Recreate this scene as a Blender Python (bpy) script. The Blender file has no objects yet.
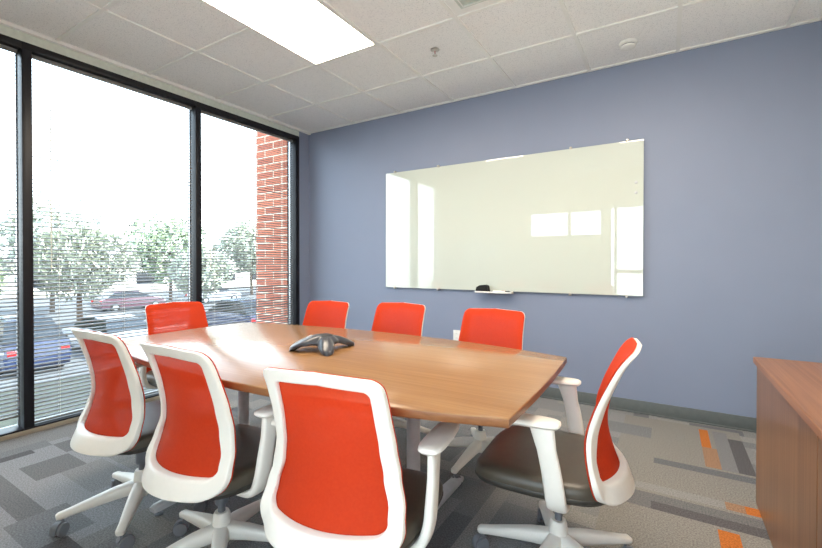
import bpy, bmesh, math, random
from mathutils import Vector, Matrix
from math import sin, cos, pi, radians

C = bpy.context.scene.collection
sc = bpy.context.scene

# ------------------------------------------------------------------ camera
cd = bpy.data.cameras.new('camera')
cam = bpy.data.objects.new('camera', cd)
C.objects.link(cam)
cd.sensor_fit = 'HORIZONTAL'
cd.sensor_width = 36
cd.lens = 36 * 418.5 / 822
cd.shift_y = -6.84 / 822
cd.clip_start = 0.02
cam.location = (3.698, -3.682, 1.1572)
cam.rotation_euler = (radians(90 - 0.504), radians(-0.03), radians(31.46))
sc.camera = cam

# ------------------------------------------------------------------ world, sun, exposure
w = bpy.data.worlds.new('World')
sc.world = w
w.use_nodes = True
nt = w.node_tree
nt.nodes.clear()
wo = nt.nodes.new('ShaderNodeOutputWorld')
bg = nt.nodes.new('ShaderNodeBackground')
tc = nt.nodes.new('ShaderNodeTexCoord')
sep = nt.nodes.new('ShaderNodeSeparateXYZ')
rmp = nt.nodes.new('ShaderNodeValToRGB')
rmp.color_ramp.elements[0].position = 0.0
rmp.color_ramp.elements[0].color = (0.88, 0.95, 1.0, 1)
rmp.color_ramp.elements[1].position = 0.8
rmp.color_ramp.elements[1].color = (0.55, 0.74, 1.0, 1)
nt.links.new(tc.outputs['Generated'], sep.inputs[0])
nt.links.new(sep.outputs['Z'], rmp.inputs[0])
nt.links.new(rmp.outputs[0], bg.inputs[0])
bg.inputs[1].default_value = 5.5
nt.links.new(bg.outputs[0], wo.inputs[0])

sd = bpy.data.lights.new('sun', 'SUN')
sd.energy = 15.0
sd.angle = radians(1.0)
sd.color = (1.0, 0.95, 0.86)
sun = bpy.data.objects.new('sun', sd)
C.objects.link(sun)
sun.rotation_euler = Vector((-0.45, -0.35, -0.82)).to_track_quat('-Z', 'Y').to_euler()   # travels away from the window wall

LAMP = 16.0          # emission of the ceiling lights' diffusers
sc.view_settings.view_transform = 'Standard'
sc.view_settings.look = 'None'
sc.view_settings.gamma = 1
sc.view_settings.use_curve_mapping = False
sc.view_settings.exposure = 0.45

# ------------------------------------------------------------------ materials
def srgb(r, g, b):
    f = lambda c: c / 12.92 if c <= 0.04045 else ((c + 0.055) / 1.055) ** 2.4
    return (f(r / 255), f(g / 255), f(b / 255), 1)

def mat(name, col, rough=0.5, metal=0.0, spec=0.5, coat=0.0, noise=None, bump=None):
    """noise=(scale, amount); bump=(scale, strength, distance)"""
    m = bpy.data.materials.new(name)
    m.use_nodes = True
    t = m.node_tree
    b = t.nodes['Principled BSDF']
    b.inputs['Base Color'].default_value = col
    b.inputs['Roughness'].default_value = rough
    b.inputs['Metallic'].default_value = metal
    b.inputs['Specular IOR Level'].default_value = spec
    b.inputs['Coat Weight'].default_value = coat
    co = t.nodes.new('ShaderNodeTexCoord')
    if noise is None:
        noise = (30, 0.06)
    n = t.nodes.new('ShaderNodeTexNoise')
    n.inputs['Scale'].default_value = noise[0]
    n.inputs['Detail'].default_value = 3
    t.links.new(co.outputs['Object'], n.inputs['Vector'])
    r = t.nodes.new('ShaderNodeMapRange')
    r.inputs['From Min'].default_value = 0.3
    r.inputs['From Max'].default_value = 0.7
    r.inputs['To Min'].default_value = 1 - noise[1]
    r.inputs['To Max'].default_value = 1 + noise[1]
    t.links.new(n.outputs['Fac'], r.inputs['Value'])
    mx = t.nodes.new('ShaderNodeVectorMath')
    mx.operation = 'SCALE'
    mx.inputs[0].default_value = col[:3]
    t.links.new(r.outputs[0], mx.inputs['Scale'])
    t.links.new(mx.outputs[0], b.inputs['Base Color'])
    if bump:
        n2 = t.nodes.new('ShaderNodeTexNoise')
        n2.inputs['Scale'].default_value = bump[0]
        n2.inputs['Detail'].default_value = 4
        t.links.new(co.outputs['Object'], n2.inputs['Vector'])
        bp = t.nodes.new('ShaderNodeBump')
        bp.inputs['Strength'].default_value = bump[1]
        bp.inputs['Distance'].default_value = bump[2]
        t.links.new(n2.outputs['Fac'], bp.inputs['Height'])
        t.links.new(bp.outputs[0], b.inputs['Normal'])
    return m

def wood(name, light, dark, axis, rough=0.3, scale=1.0, spec=0.5):
    """axis: the direction the grain runs along (0 x, 1 y, 2 z)"""
    m = bpy.data.materials.new(name)
    m.use_nodes = True
    t = m.node_tree
    b = t.nodes['Principled BSDF']
    b.inputs['Roughness'].default_value = rough
    b.inputs['Specular IOR Level'].default_value = spec
    co = t.nodes.new('ShaderNodeTexCoord')
    mp = t.nodes.new('ShaderNodeMapping')
    s = [90 * scale] * 3
    s[axis] = 1.6 * scale
    mp.inputs['Scale'].default_value = s
    t.links.new(co.outputs['Object'], mp.inputs[0])
    n = t.nodes.new('ShaderNodeTexNoise')
    n.inputs['Scale'].default_value = 1.0
    n.inputs['Detail'].default_value = 6
    n.inputs['Distortion'].default_value = 0.3
    t.links.new(mp.outputs[0], n.inputs['Vector'])
    mp2 = t.nodes.new('ShaderNodeMapping')
    s2 = [9 * scale] * 3
    s2[axis] = 0.5 * scale
    mp2.inputs['Scale'].default_value = s2
    t.links.new(co.outputs['Object'], mp2.inputs[0])
    n2 = t.nodes.new('ShaderNodeTexNoise')
    n2.inputs['Scale'].default_value = 1.0
    n2.inputs['Detail'].default_value = 3
    t.links.new(mp2.outputs[0], n2.inputs['Vector'])
    ad = t.nodes.new('ShaderNodeMix')
    ad.data_type = 'FLOAT'
    ad.inputs[0].default_value = 0.35
    t.links.new(n.outputs['Fac'], ad.inputs[2])
    t.links.new(n2.outputs['Fac'], ad.inputs[3])
    r = t.nodes.new('ShaderNodeValToRGB')
    r.color_ramp.elements[0].position = 0.36
    r.color_ramp.elements[0].color = dark
    r.color_ramp.elements[1].position = 0.62
    r.color_ramp.elements[1].color = light
    t.links.new(ad.outputs[0], r.inputs[0])
    t.links.new(r.outputs[0], b.inputs['Base Color'])
    return m

M = {}
M['wall_blue'] = mat('blue_wall_paint', srgb(133, 143, 166), 0.55, noise=(3, 0.015), bump=(250, 0.08, 0.002))
M['wall_grey'] = mat('cream_wall_paint', srgb(228, 224, 214), 0.6, noise=(3, 0.015))
M['header'] = mat('pale_header_paint', srgb(205, 211, 203), 0.5)
M['base'] = mat('rubber_baseboard', srgb(98, 104, 104), 0.45)
M['tbar'] = mat('ceiling_grid_paint', srgb(240, 239, 235), 0.5, noise=(8, 0.01))
M['frame'] = mat('black_anodised_frame', (0.010, 0.010, 0.014, 1), 0.4, spec=0.3)
M['alu'] = mat('clear_aluminium', (0.55, 0.56, 0.58, 1), 0.3, metal=0.9)
M['slat'] = mat('blind_slat', srgb(118, 118, 118), 0.5)
M['cord'] = mat('blind_cord', srgb(225, 225, 215), 0.7)
M['white_pl'] = mat('white_chair_plastic', srgb(238, 232, 222), 0.33, noise=(60, 0.01))
M['dark_pl'] = mat('dark_plastic', (0.02, 0.02, 0.022, 1), 0.4)
M['grey_pl'] = mat('grey_caster_plastic', srgb(122, 124, 130), 0.45)
M['gas'] = mat('grey_gas_column', srgb(120, 124, 132), 0.3, metal=0.3)
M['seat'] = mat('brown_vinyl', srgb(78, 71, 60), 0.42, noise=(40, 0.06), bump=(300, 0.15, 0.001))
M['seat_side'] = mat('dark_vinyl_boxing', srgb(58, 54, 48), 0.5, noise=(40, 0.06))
M['leg_metal'] = mat('silver_table_leg', srgb(205, 205, 208), 0.35, metal=0.2)
M['white_trim'] = mat('white_plastic', srgb(235, 235, 230), 0.4)
M['steel'] = mat('brushed_steel', (0.6, 0.57, 0.52, 1), 0.3, metal=1.0)
M['black'] = mat('black_felt', (0.01, 0.01, 0.01, 1), 0.9)
M['phone'] = mat('phone_grey_plastic', srgb(62, 64, 70), 0.28, noise=(80, 0.03))
M['phone_grille'] = mat('phone_speaker_grille', srgb(34, 36, 40), 0.5, noise=(400, 0.5))
M['key'] = mat('phone_key_grey', srgb(150, 156, 165), 0.4)
M['lcd'] = mat('phone_display', srgb(190, 200, 205), 0.15)
M['asphalt'] = mat('asphalt', (0.075, 0.078, 0.082, 1), 0.9, noise=(2, 0.25))
M['concrete'] = mat('pale_concrete', srgb(190, 188, 180), 0.9, noise=(2, 0.1))
M['leaf'] = mat('tree_leaf', (0.20, 0.25, 0.15, 1), 0.7, noise=(3, 0.35))
M['leaf2'] = mat('tree_leaf_grey', (0.36, 0.38, 0.30, 1), 0.7, noise=(3, 0.35))
M['bark'] = mat('tree_bark', (0.10, 0.07, 0.05, 1), 0.9, noise=(20, 0.3))
M['car_blue'] = mat('dark_blue_car_paint', (0.015, 0.025, 0.07, 1), 0.2, coat=0.6)
M['car_silver'] = mat('silver_car_paint', (0.42, 0.44, 0.48, 1), 0.3, metal=0.3, coat=0.6)
M['car_red'] = mat('maroon_car_paint', (0.10, 0.05, 0.07, 1), 0.25, coat=0.6)
M['car_glass'] = mat('car_window_glass', (0.01, 0.012, 0.015, 1), 0.08)
M['tyre'] = mat('tyre_rubber', (0.015, 0.015, 0.015, 1), 0.8)
M['tail'] = mat('red_tail_light', (0.45, 0.01, 0.01, 1), 0.25)
M['stucco'] = mat('pale_stucco', srgb(205, 198, 184), 0.9, noise=(2, 0.06))
M['wood_top'] = wood('table_top_laminate', srgb(156, 116, 78), srgb(142, 103, 67), 0, 0.22, 1.4)
M['wood_edge'] = wood('table_edge_band', srgb(150, 98, 58), srgb(126, 78, 44), 0, 0.35)
M['wood_cab'] = wood('cabinet_laminate', srgb(146, 104, 72), srgb(120, 82, 55), 2, 0.32)
M['wood_cabtop'] = wood('cabinet_top_laminate', srgb(152, 106, 72), srgb(122, 81, 54), 1, 0.32)
M['wood_cabedge'] = wood('cabinet_edge_band', srgb(176, 124, 88), srgb(150, 100, 70), 1, 0.35)

def glass_mat():
    m = bpy.data.materials.new('window_glass')
    m.use_nodes = True
    t = m.node_tree
    t.nodes.remove(t.nodes['Principled BSDF'])
    o = t.nodes['Material Output']
    tr = t.nodes.new('ShaderNodeBsdfTransparent')
    tr.inputs[0].default_value = (0.93, 0.96, 0.95, 1)
    gl = t.nodes.new('ShaderNodeBsdfGlossy')
    gl.inputs['Roughness'].default_value = 0.01
    fr = t.nodes.new('ShaderNodeFresnel')
    fr.inputs[0].default_value = 1.45
    mx = t.nodes.new('ShaderNodeMixShader')
    ge = t.nodes.new('ShaderNodeNewGeometry')      # reflect only where light enters the pane
    iv = t.nodes.new('ShaderNodeMath')
    iv.operation = 'SUBTRACT'
    iv.inputs[0].default_value = 1.0
    t.links.new(ge.outputs['Backfacing'], iv.inputs[1])
    ml = t.nodes.new('ShaderNodeMath')
    ml.operation = 'MULTIPLY'
    t.links.new(fr.outputs[0], ml.inputs[0])
    t.links.new(iv.outputs[0], ml.inputs[1])
    t.links.new(ml.outputs[0], mx.inputs[0])
    t.links.new(tr.outputs[0], mx.inputs[1])
    t.links.new(gl.outputs[0], mx.inputs[2])
    t.links.new(mx.outputs[0], o.inputs[0])
    return m
M['glass'] = glass_mat()

def fabric_mat():
    """orange knitted mesh, its open weave lets a little light through"""
    m = bpy.data.materials.new('orange_mesh_fabric')
    m.use_nodes = True
    t = m.node_tree
    b = t.nodes['Principled BSDF']
    o = t.nodes['Material Output']
    b.inputs['Roughness'].default_value = 0.75
    b.inputs['Specular IOR Level'].default_value = 0.2
    co = t.nodes.new('ShaderNodeTexCoord')
    n = t.nodes.new('ShaderNodeTexNoise')
    n.inputs['Scale'].default_value = 120
    t.links.new(co.outputs['Object'], n.inputs['Vector'])
    r = t.nodes.new('ShaderNodeValToRGB')
    r.color_ramp.elements[0].position = 0.3
    r.color_ramp.elements[0].color = srgb(214, 62, 25)
    r.color_ramp.elements[1].position = 0.7
    r.color_ramp.elements[1].color = srgb(219, 67, 28)
    t.links.new(n.outputs['Fac'], r.inputs[0])
    t.links.new(r.outputs[0], b.inputs['Base Color'])
    tl = t.nodes.new('ShaderNodeBsdfTranslucent')
    t.links.new(r.outputs[0], tl.inputs[0])
    m1 = t.nodes.new('ShaderNodeMixShader')
    m1.inputs[0].default_value = 0.12
    t.links.new(b.outputs[0], m1.inputs[1])
    t.links.new(tl.outputs[0], m1.inputs[2])
    tr = t.nodes.new('ShaderNodeBsdfTransparent')
    m2 = t.nodes.new('ShaderNodeMixShader')
    m2.inputs[0].default_value = 0.24
    t.links.new(m1.outputs[0], m2.inputs[1])
    t.links.new(tr.outputs[0], m2.inputs[2])
    t.links.new(m2.outputs[0], o.inputs[0])
    return m
M['fabric'] = fabric_mat()

def emit_mat(name, col, s):
    m = bpy.data.materials.new(name)
    m.use_nodes = True
    t = m.node_tree
    b = t.nodes['Principled BSDF']
    b.inputs['Base Color'].default_value = (0.9, 0.9, 0.9, 1)
    b.inputs['Emission Color'].default_value = col
    b.inputs['Emission Strength'].default_value = s
    return m
M['diffuser'] = emit_mat('lit_light_diffuser', (1.0, 0.86, 0.69, 1), LAMP)

def tile_mat():
    m = mat('ceiling_tile', srgb(206, 206, 206), 0.9, noise=(1.2, 0.01), bump=(90, 0.5, 0.004))
    t = m.node_tree
    b = t.nodes['Principled BSDF']
    co = t.nodes.new('ShaderNodeTexCoord')
    v = t.nodes.new('ShaderNodeTexNoise')
    v.inputs['Scale'].default_value = 150
    v.inputs['Detail'].default_value = 2
    t.links.new(co.outputs['Object'], v.inputs['Vector'])
    r = t.nodes.new('ShaderNodeValToRGB')
    r.color_ramp.elements[0].position = 0.30
    r.color_ramp.elements[0].color = srgb(214, 214, 214)
    r.color_ramp.elements[1].position = 0.44
    r.color_ramp.elements[1].color = srgb(246, 245, 243)
    t.links.new(v.outputs['Fac'], r.inputs[0])
    t.links.new(r.outputs[0], b.inputs['Base Color'])
    return m
M['tile'] = tile_mat()

def brick_mat():
    m = bpy.data.materials.new('red_brick')
    m.use_nodes = True
    t = m.node_tree
    b = t.nodes['Principled BSDF']
    b.inputs['Roughness'].default_value = 0.9
    co = t.nodes.new('ShaderNodeTexCoord')
    sp = t.nodes.new('ShaderNodeSeparateXYZ')
    t.links.new(co.outputs['Object'], sp.inputs[0])
    ad = t.nodes.new('ShaderNodeMath')
    t.links.new(sp.outputs['X'], ad.inputs[0])
    t.links.new(sp.outputs['Y'], ad.inputs[1])
    cb = t.nodes.new('ShaderNodeCombineXYZ')
    t.links.new(ad.outputs[0], cb.inputs['X'])
    t.links.new(sp.outputs['Z'], cb.inputs['Y'])
    br = t.nodes.new('ShaderNodeTexBrick')
    br.inputs['Color1'].default_value = srgb(176, 104, 80)
    br.inputs['Color2'].default_value = srgb(150, 84, 66)
    br.inputs['Mortar'].default_value = srgb(205, 190, 172)
    br.inputs['Scale'].default_value = 1.0
    br.inputs['Mortar Size'].default_value = 0.006
    br.inputs['Brick Width'].default_value = 0.30
    br.inputs['Row Height'].default_value = 0.088
    t.links.new(cb.outputs[0], br.inputs['Vector'])
    t.links.new(br.outputs['Color'], b.inputs['Base Color'])
    return m
M['brick'] = brick_mat()

def carpet_mat():
    m = bpy.data.materials.new('modular_carpet')
    m.use_nodes = True
    t = m.node_tree
    b = t.nodes['Principled BSDF']
    b.inputs['Roughness'].default_value = 0.95
    b.inputs['Specular IOR Level'].default_value = 0.15
    at = t.nodes.new('ShaderNodeAttribute')
    at.attribute_name = 'yarn'
    co = t.nodes.new('ShaderNodeTexCoord')
    n = t.nodes.new('ShaderNodeTexNoise')
    n.inputs['Scale'].default_value = 150
    n.inputs['Detail'].default_value = 3
    t.links.new(co.outputs['Object'], n.inputs['Vector'])
    r = t.nodes.new('ShaderNodeMapRange')
    r.inputs['From Min'].default_value = 0.3
    r.inputs['From Max'].default_value = 0.7
    r.inputs['To Min'].default_value = 0.50
    r.inputs['To Max'].default_value = 1.02
    t.links.new(n.outputs['Fac'], r.inputs['Value'])
    mx = t.nodes.new('ShaderNodeVectorMath')
    mx.operation = 'SCALE'
    t.links.new(at.outputs['Color'], mx.inputs[0])
    t.links.new(r.outputs[0], mx.inputs['Scale'])
    t.links.new(mx.outputs[0], b.inputs['Base Color'])
    bp = t.nodes.new('ShaderNodeBump')
    bp.inputs['Strength'].default_value = 0.4
    bp.inputs['Distance'].default_value = 0.004
    t.links.new(n.outputs['Fac'], bp.inputs['Height'])
    t.links.new(bp.outputs[0], b.inputs['Normal'])
    return m
M['carpet'] = carpet_mat()

def board_mat():
    m = mat('back_painted_glass', srgb(203, 210, 201), 0.02, spec=0.6, noise=(1, 0.004))
    m.node_tree.nodes['Principled BSDF'].inputs['Coat Weight'].default_value = 1.0
    m.node_tree.nodes['Principled BSDF'].inputs['Coat Roughness'].default_value = 0.01
    return m
M['board'] = board_mat()
M['board_edge'] = mat('green_glass_edge', srgb(120, 150, 130), 0.2)

# ------------------------------------------------------------------ geometry helpers
def NB():
    return bmesh.new()

def box(b, x0, x1, y0, y1, z0, z1, bev=0.0, seg=2):
    r = bmesh.ops.create_cube(b, size=1)
    vs = r['verts']
    for v in vs:
        v.co = Vector(((x0 + x1) / 2 + v.co.x * (x1 - x0), (y0 + y1) / 2 + v.co.y * (y1 - y0),
                       (z0 + z1) / 2 + v.co.z * (z1 - z0)))
    if bev > 0:
        es = list({e for v in vs for e in v.link_edges})
        bmesh.ops.bevel(b, geom=es, offset=bev, segments=seg, affect='EDGES', profile=0.5)
    return vs

def rings(b, rs, closed=True, cap0=True, cap1=True, loop=False):
    """skin a list of rings (lists of points, same length)"""
    vv = [[b.verts.new(p) for p in r] for r in rs]
    n = len(rs[0])
    m = len(vv)
    for i in range(m if loop else m - 1):
        a, c = vv[i], vv[(i + 1) % m]
        for j in range(n if closed else n - 1):
            k = (j + 1) % n
            b.faces.new((a[j], a[k], c[k], c[j]))
    if not loop:
        if cap0:
            b.faces.new(list(reversed(vv[0])))
        if cap1:
            b.faces.new(vv[-1])
    return vv

def lathe(b, prof, n=24, c=(0, 0, 0)):
    """prof: list of (r, z) bottom to top, closed with caps"""
    rings(b, [[(c[0] + r * cos(2 * pi * k / n), c[1] + r * sin(2 * pi * k / n), c[2] + z) for k in range(n)]
              for r, z in prof])

def lathe_axis(b, prof, n, c, axis):
    """like lathe but round any axis vector"""
    ax = Vector(axis).normalized()
    u = ax.orthogonal().normalized()
    v = ax.cross(u)
    c = Vector(c)
    rings(b, [[c + ax * z + (u * cos(2 * pi * k / n) + v * sin(2 * pi * k / n)) * r for k in range(n)] for r, z in prof])

def sweep(b, path, size, n=12, up=(0, 0, 1), power=2.0):
    """tube with elliptical / superelliptical section along path; size = list of (half width, half height)"""
    P = [Vector(p) for p in path]
    up = Vector(up)
    rs = []
    for i, p in enumerate(P):
        d = (P[min(i + 1, len(P) - 1)] - P[max(i - 1, 0)]).normalized()
        s = d.cross(up).normalized()
        t = s.cross(d).normalized()
        hw, hh = size[i] if isinstance(size, list) else size
        r = []
        for k in range(n):
            a = 2 * pi * k / n
            ca, sa = cos(a), sin(a)
            e = 2.0 / power
            r.append(p + s * (hw * math.copysign(abs(ca) ** e, ca)) + t * (hh * math.copysign(abs(sa) ** e, sa)))
        rs.append(r)
    rings(b, rs)

def smooth_path(pts, n=6):
    """Catmull-Rom through pts"""
    P = [Vector(p) for p in pts]
    out = []
    for i in range(len(P) - 1):
        a = P[max(i - 1, 0)]; q = P[i]; r = P[i + 1]; d = P[min(i + 2, len(P) - 1)]
        for k in range(n):
            t = k / n
            out.append(0.5 * ((2 * q) + (r - a) * t + (2 * a - 5 * q + 4 * r - d) * t * t + (3 * q - a - 3 * r + d) * t ** 3))
    out.append(P[-1])
    return out

def obj(name, b, m, parent=None, ang=35, loc=None):
    me = bpy.data.meshes.new(name)
    bmesh.ops.recalc_face_normals(b, faces=b.faces[:])
    b.to_mesh(me)
    b.free()
    for p in me.polygons:
        p.use_smooth = True
    me.set_sharp_from_angle(angle=radians(ang))
    me.materials.append(m if not isinstance(m, str) else M[m])
    o = bpy.data.objects.new(name, me)
    C.objects.link(o)
    if parent:
        o.parent = parent
    if loc:
        o.location = loc
    return o

def thing(name, label, cat, loc=(0, 0, 0), rz=0, group=None):
    o = bpy.data.objects.new(name, None)
    o.empty_display_size = 0.1
    C.objects.link(o)
    o.location = loc
    o.rotation_euler = (0, 0, rz)
    o['label'] = label
    o['category'] = cat
    if group:
        o['group'] = group
    return o

def tag(o, label, cat, group=None):
    o['label'] = label
    o['category'] = cat
    if group:
        o['group'] = group
    return o

def struct(name, b, m, parent=None, ang=35):
    o = obj(name, b, m, parent, ang)
    if parent is None:
        o['kind'] = 'structure'
    return o

def dup(root, loc, rz, label, group=None):
    def cp(o, par):
        c = o.copy()
        C.objects.link(c)
        c.parent = par
        for ch in o.children:
            cp(ch, c)
        return c
    r = cp(root, None)
    r.location = loc
    r.rotation_euler = (0, 0, rz)
    r['label'] = label
    if group:
        r['group'] = group
    return r

# ------------------------------------------------------------------ room shell
H = 2.724           # ceiling height
XR = 4.66           # right wall
YR = -3.88          # wall behind the camera
T = 0.6096
GX, GY = 0.711, 0.631

# floor: modular carpet, its yarn colours laid out plank by plank
def build_floor():
    cell = 0.0254
    x0, y0 = -0.02, YR - 0.02
    nx = int((XR + 0.04) / cell) + 1
    ny = int((-y0 + 0.02) / cell) + 1
    rnd = random.Random(11)
    greys = [srgb(158, 157, 156), srgb(150, 149, 149), srgb(140, 140, 142), srgb(163, 161, 157),
             srgb(154, 153, 153), srgb(124, 124, 128), srgb(146, 145, 146)]
    orange = srgb(212, 126, 62)
    pale_orange = srgb(178, 140, 112)
    dark = srgb(108, 106, 108)
    mid = srgb(130, 129, 130)
    grid = [[greys[0]] * ny for _ in range(nx)]

    def rect(xa, xb, ya, yb, col):
        ia, ib = int(round((xa - x0) / cell)), int(round((xb - x0) / cell))
        ja, jb = int(round((ya - y0) / cell)), int(round((yb - y0) / cell))
        for i in range(max(ia, 0), min(ib, nx)):
            for j in range(max(ja, 0), min(jb, ny)):
                grid[i][j] = col
    ts = 0.6096
    for a in range(-1, 9):
        for c in range(-1, 8):
            xa, yb = a * ts - 0.01, -c * ts + 0.22
            along_x = (a + c) % 2 == 0
            p = 0.0
            while p < ts - 0.01:
                wd = rnd.choice([0.1016, 0.1016, 0.2032, 0.0762, 0.1524])
                q = 0.0
                while q < ts - 0.01:
                    ln = rnd.choice([0.2032, 0.3048, 0.4064, 0.6096])
                    col = rnd.choice(greys[:5] if rnd.random() < 0.75 else greys)
                    e, g = min(p + wd, ts), min(q + ln, ts)
                    if along_x:
                        rect(xa + q, xa + g, yb - e, yb - p, col)
                    else:
                        rect(xa + p, xa + e, yb - g, yb - q, col)
                    q += ln
                p += wd
            if rnd.random() < 0.10 and a > 3:
                rect(xa + 0.2, xa + 0.28, yb - 0.5, yb - 0.2, pale_orange)
    # the patches that can be read in front of the cabinet and by the window
    base = srgb(156, 152, 146)
    rect(3.430, 4.130, -1.878, -0.098, base)
    rect(3.280, 3.600, -0.498, -0.298, greys[2])
    rect(3.960, 4.050, -0.778, -0.148, greys[6])
    rect(3.880, 3.955, -0.478, -0.148, orange)
    rect(3.900, 3.960, -0.778, -0.478, pale_orange)
    rect(4.050, 4.120, -0.778, -0.248, dark)
    rect(3.650, 4.120, -0.888, -0.808, greys[5])
    rect(3.530, 4.140, -1.418, -1.268, mid)
    rect(3.650, 4.140, -1.418, -1.343, dark)
    rect(3.570, 3.930, -1.223, -1.158, greys[3])
    rect(3.930, 4.010, -1.223, -1.158, pale_orange)
    rect(4.010, 4.140, -1.223, -1.158, orange)
    rect(3.900, 3.970, -1.598, -1.438, orange)
    rect(3.910, 3.970, -1.778, -1.598, pale_orange)
    lt = srgb(164, 164, 166)
    rect(0.016, 1.596, -3.173, -2.493, lt)
    rect(0.016, 0.276, -2.873, -2.273, greys[1])
    rect(0.246, 0.366, -2.933, -2.603, greys[2])
    rect(0.326, 0.406, -2.903, -2.703, dark)
    rect(0.366, 0.576, -2.613, -2.513, mid)
    rect(0.596, 0.846, -2.823, -2.613, mid)
    rect(0.596, 1.216, -3.013, -2.913, mid)
    rect(0.846, 1.216, -2.723, -2.523, greys[4])
    rect(1.216, 1.526, -3.073, -2.823, greys[2])
    rect(1.526, 1.696, -3.043, -2.933, dark)
    vs, fs, cols = [], [], []
    for i in range(nx + 1):
        for j in range(ny + 1):
            vs.append((x0 + i * cell, y0 + j * cell, 0))
    for i in range(nx):
        for j in range(ny):
            a = i * (ny + 1) + j
            fs.append((a, a + ny + 1, a + ny + 2, a + 1))
            cols.append(grid[i][j])
    me = bpy.data.meshes.new('floor')
    me.from_pydata(vs, [], fs)
    at = me.color_attributes.new('yarn', 'FLOAT_COLOR', 'CORNER')
    flat = []
    for cc in cols:
        flat += list(cc) * 4
    at.data.foreach_set('color', flat)
    me.materials.append(M['carpet'])
    o = bpy.data.objects.new('floor', me)
    C.objects.link(o)
    o['kind'] = 'structure'
build_floor()
b = NB(); box(b, -0.3, XR + 0.2, YR - 0.2, 0.2, -0.3, -0.004); struct('floor', b, 'concrete')

# ceiling tiles sit a little above the grid
b = NB(); box(b, -0.02, XR + 0.02, YR, 0.02, H + 0.007, H + 0.02); struct('ceiling', b, 'tile')
b = NB(); box(b, -0.3, XR + 0.2, YR - 0.2, 0.2, H + 0.25, H + 0.4); struct('ceiling', b, 'concrete')
b = NB()
k = 0
while GX + k * T < XR:
    x = GX + k * T
    box(b, x - 0.012, x + 0.012, YR, -0.02, H - 0.003, H + 0.008)
    k += 1
k = 0
while -(GY + k * T) > YR:
    y = -(GY + k * T)
    box(b, 0.02, XR, y - 0.012, y + 0.012, H - 0.0035, H + 0.008)
    k += 1
box(b, 0.0, 0.03, YR, 0.0, H - 0.016, H + 0.01)
box(b, 0.0, XR, -0.024, 0.0, H - 0.004, H + 0.01)
struct('trim_1', b, 'tbar')

# walls
b = NB(); box(b, -0.15, XR + 0.2, 0.0, 0.18, -0.3, H + 0.3); struct('wall_back', b, 'wall_blue')
b = NB(); box(b, XR, XR + 0.18, YR - 0.18, 0.0, -0.3, H + 0.3); struct('wall_right', b, 'wall_grey')
b = NB()
box(b, -0.15, 0.0, -0.161, 0.0, -0.3, H - 0.001)                 # painted return beside the jamb
struct('wall_left', b, 'wall_blue')
b = NB()
box(b, -0.15, 0.0, YR - 0.18, -0.161, 2.646, H + 0.3)        # header over the glass
struct('wall_left', b, 'header')
b = NB()
box(b, -0.15, 0.0, YR - 0.18, -0.161, -0.3, 0.001)
box(b, -0.15, 0.0, YR - 0.18, -3.50, 0.001, 2.646)
struct('wall_left', b, 'wall_grey')

# wall behind the camera, with a clerestory, and a glazed door
b = NB()
y0, y1 = YR - 0.15, YR
box(b, 0.0, 1.58, y0, y1, 0, H)
box(b, 1.58, 2.80, y0, y1, 0, 1.62)
box(b, 2.80, 2.88, y0, y1, 0, H)
box(b, 1.58, 2.80, y0, y1, 2.06, H)
box(b, 2.88, 4.10, y0, y1, 2.10, H)
box(b, 4.10, XR, y0, y1, 0, H)
struct('wall_rear', b, 'wall_grey')
b = NB()
box(b, 1.58, 2.80, y0 + 0.04, y1 + 0.01, 1.61, 1.64)
box(b, 1.58, 2.80, y0 + 0.04, y1 + 0.01, 2.035, 2.062)
for x in (1.59, 2.27, 2.79):
    box(b, x - 0.025, x + 0.025, y0 + 0.04, y1 + 0.008, 1.64, 2.035)
wr = struct('window_5', b, 'alu')
b = NB(); box(b, 1.6, 2.78, y0 + 0.07, y0 + 0.076, 1.63, 2.04); obj('window_pane', b, 'glass', wr)
b = NB()
for x in (2.90, 2.985, 3.96, 4.08):
    box(b, x - 0.02, x + 0.02, y0 + 0.04, y1 + 0.008, 0, 2.08)
box(b, 2.88, 4.10, y0 + 0.04, y1 + 0.008, 2.06, 2.10)
box(b, 3.0, 3.96, y0 + 0.05, y1 + 0.0, 0.0, 0.22)
box(b, 3.0, 3.96, y0 + 0.05, y1 + 0.0, 1.00, 1.06)
dr = struct('door_1', b, 'alu')
b = NB(); box(b, 3.0, 3.95, y0 + 0.07, y0 + 0.076, 0.2, 2.06); obj('door_glass', b, 'glass', dr)
b = NB(); box(b, 0.10, 2.78, YR + 0.003, YR + 0.02, 0.75, 1.60, 0.004)
tag(obj('whiteboard', b, 'board'), 'long white wall board behind the camera, seen only mirrored in the glass board', 'whiteboard')

# baseboards
b = NB()
box(b, 0.0, XR, -0.012, 0.0, 0.0, 0.098, 0.003)
box(b, 0.0, XR, -0.022, 0.0, 0.0, 0.012, 0.004)
struct('baseboard_back', b, 'base')
b = NB(); box(b, XR - 0.012, XR, YR, -0.012, 0.0, 0.098, 0.003); struct('baseboard_right', b, 'base')
b = NB(); box(b, 0.0, 0.016, YR, -0.012, 0.0, 0.028, 0.003)
struct('baseboard_left', b, mat('tan_sill_trim', srgb(150, 142, 128), 0.5))

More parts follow.
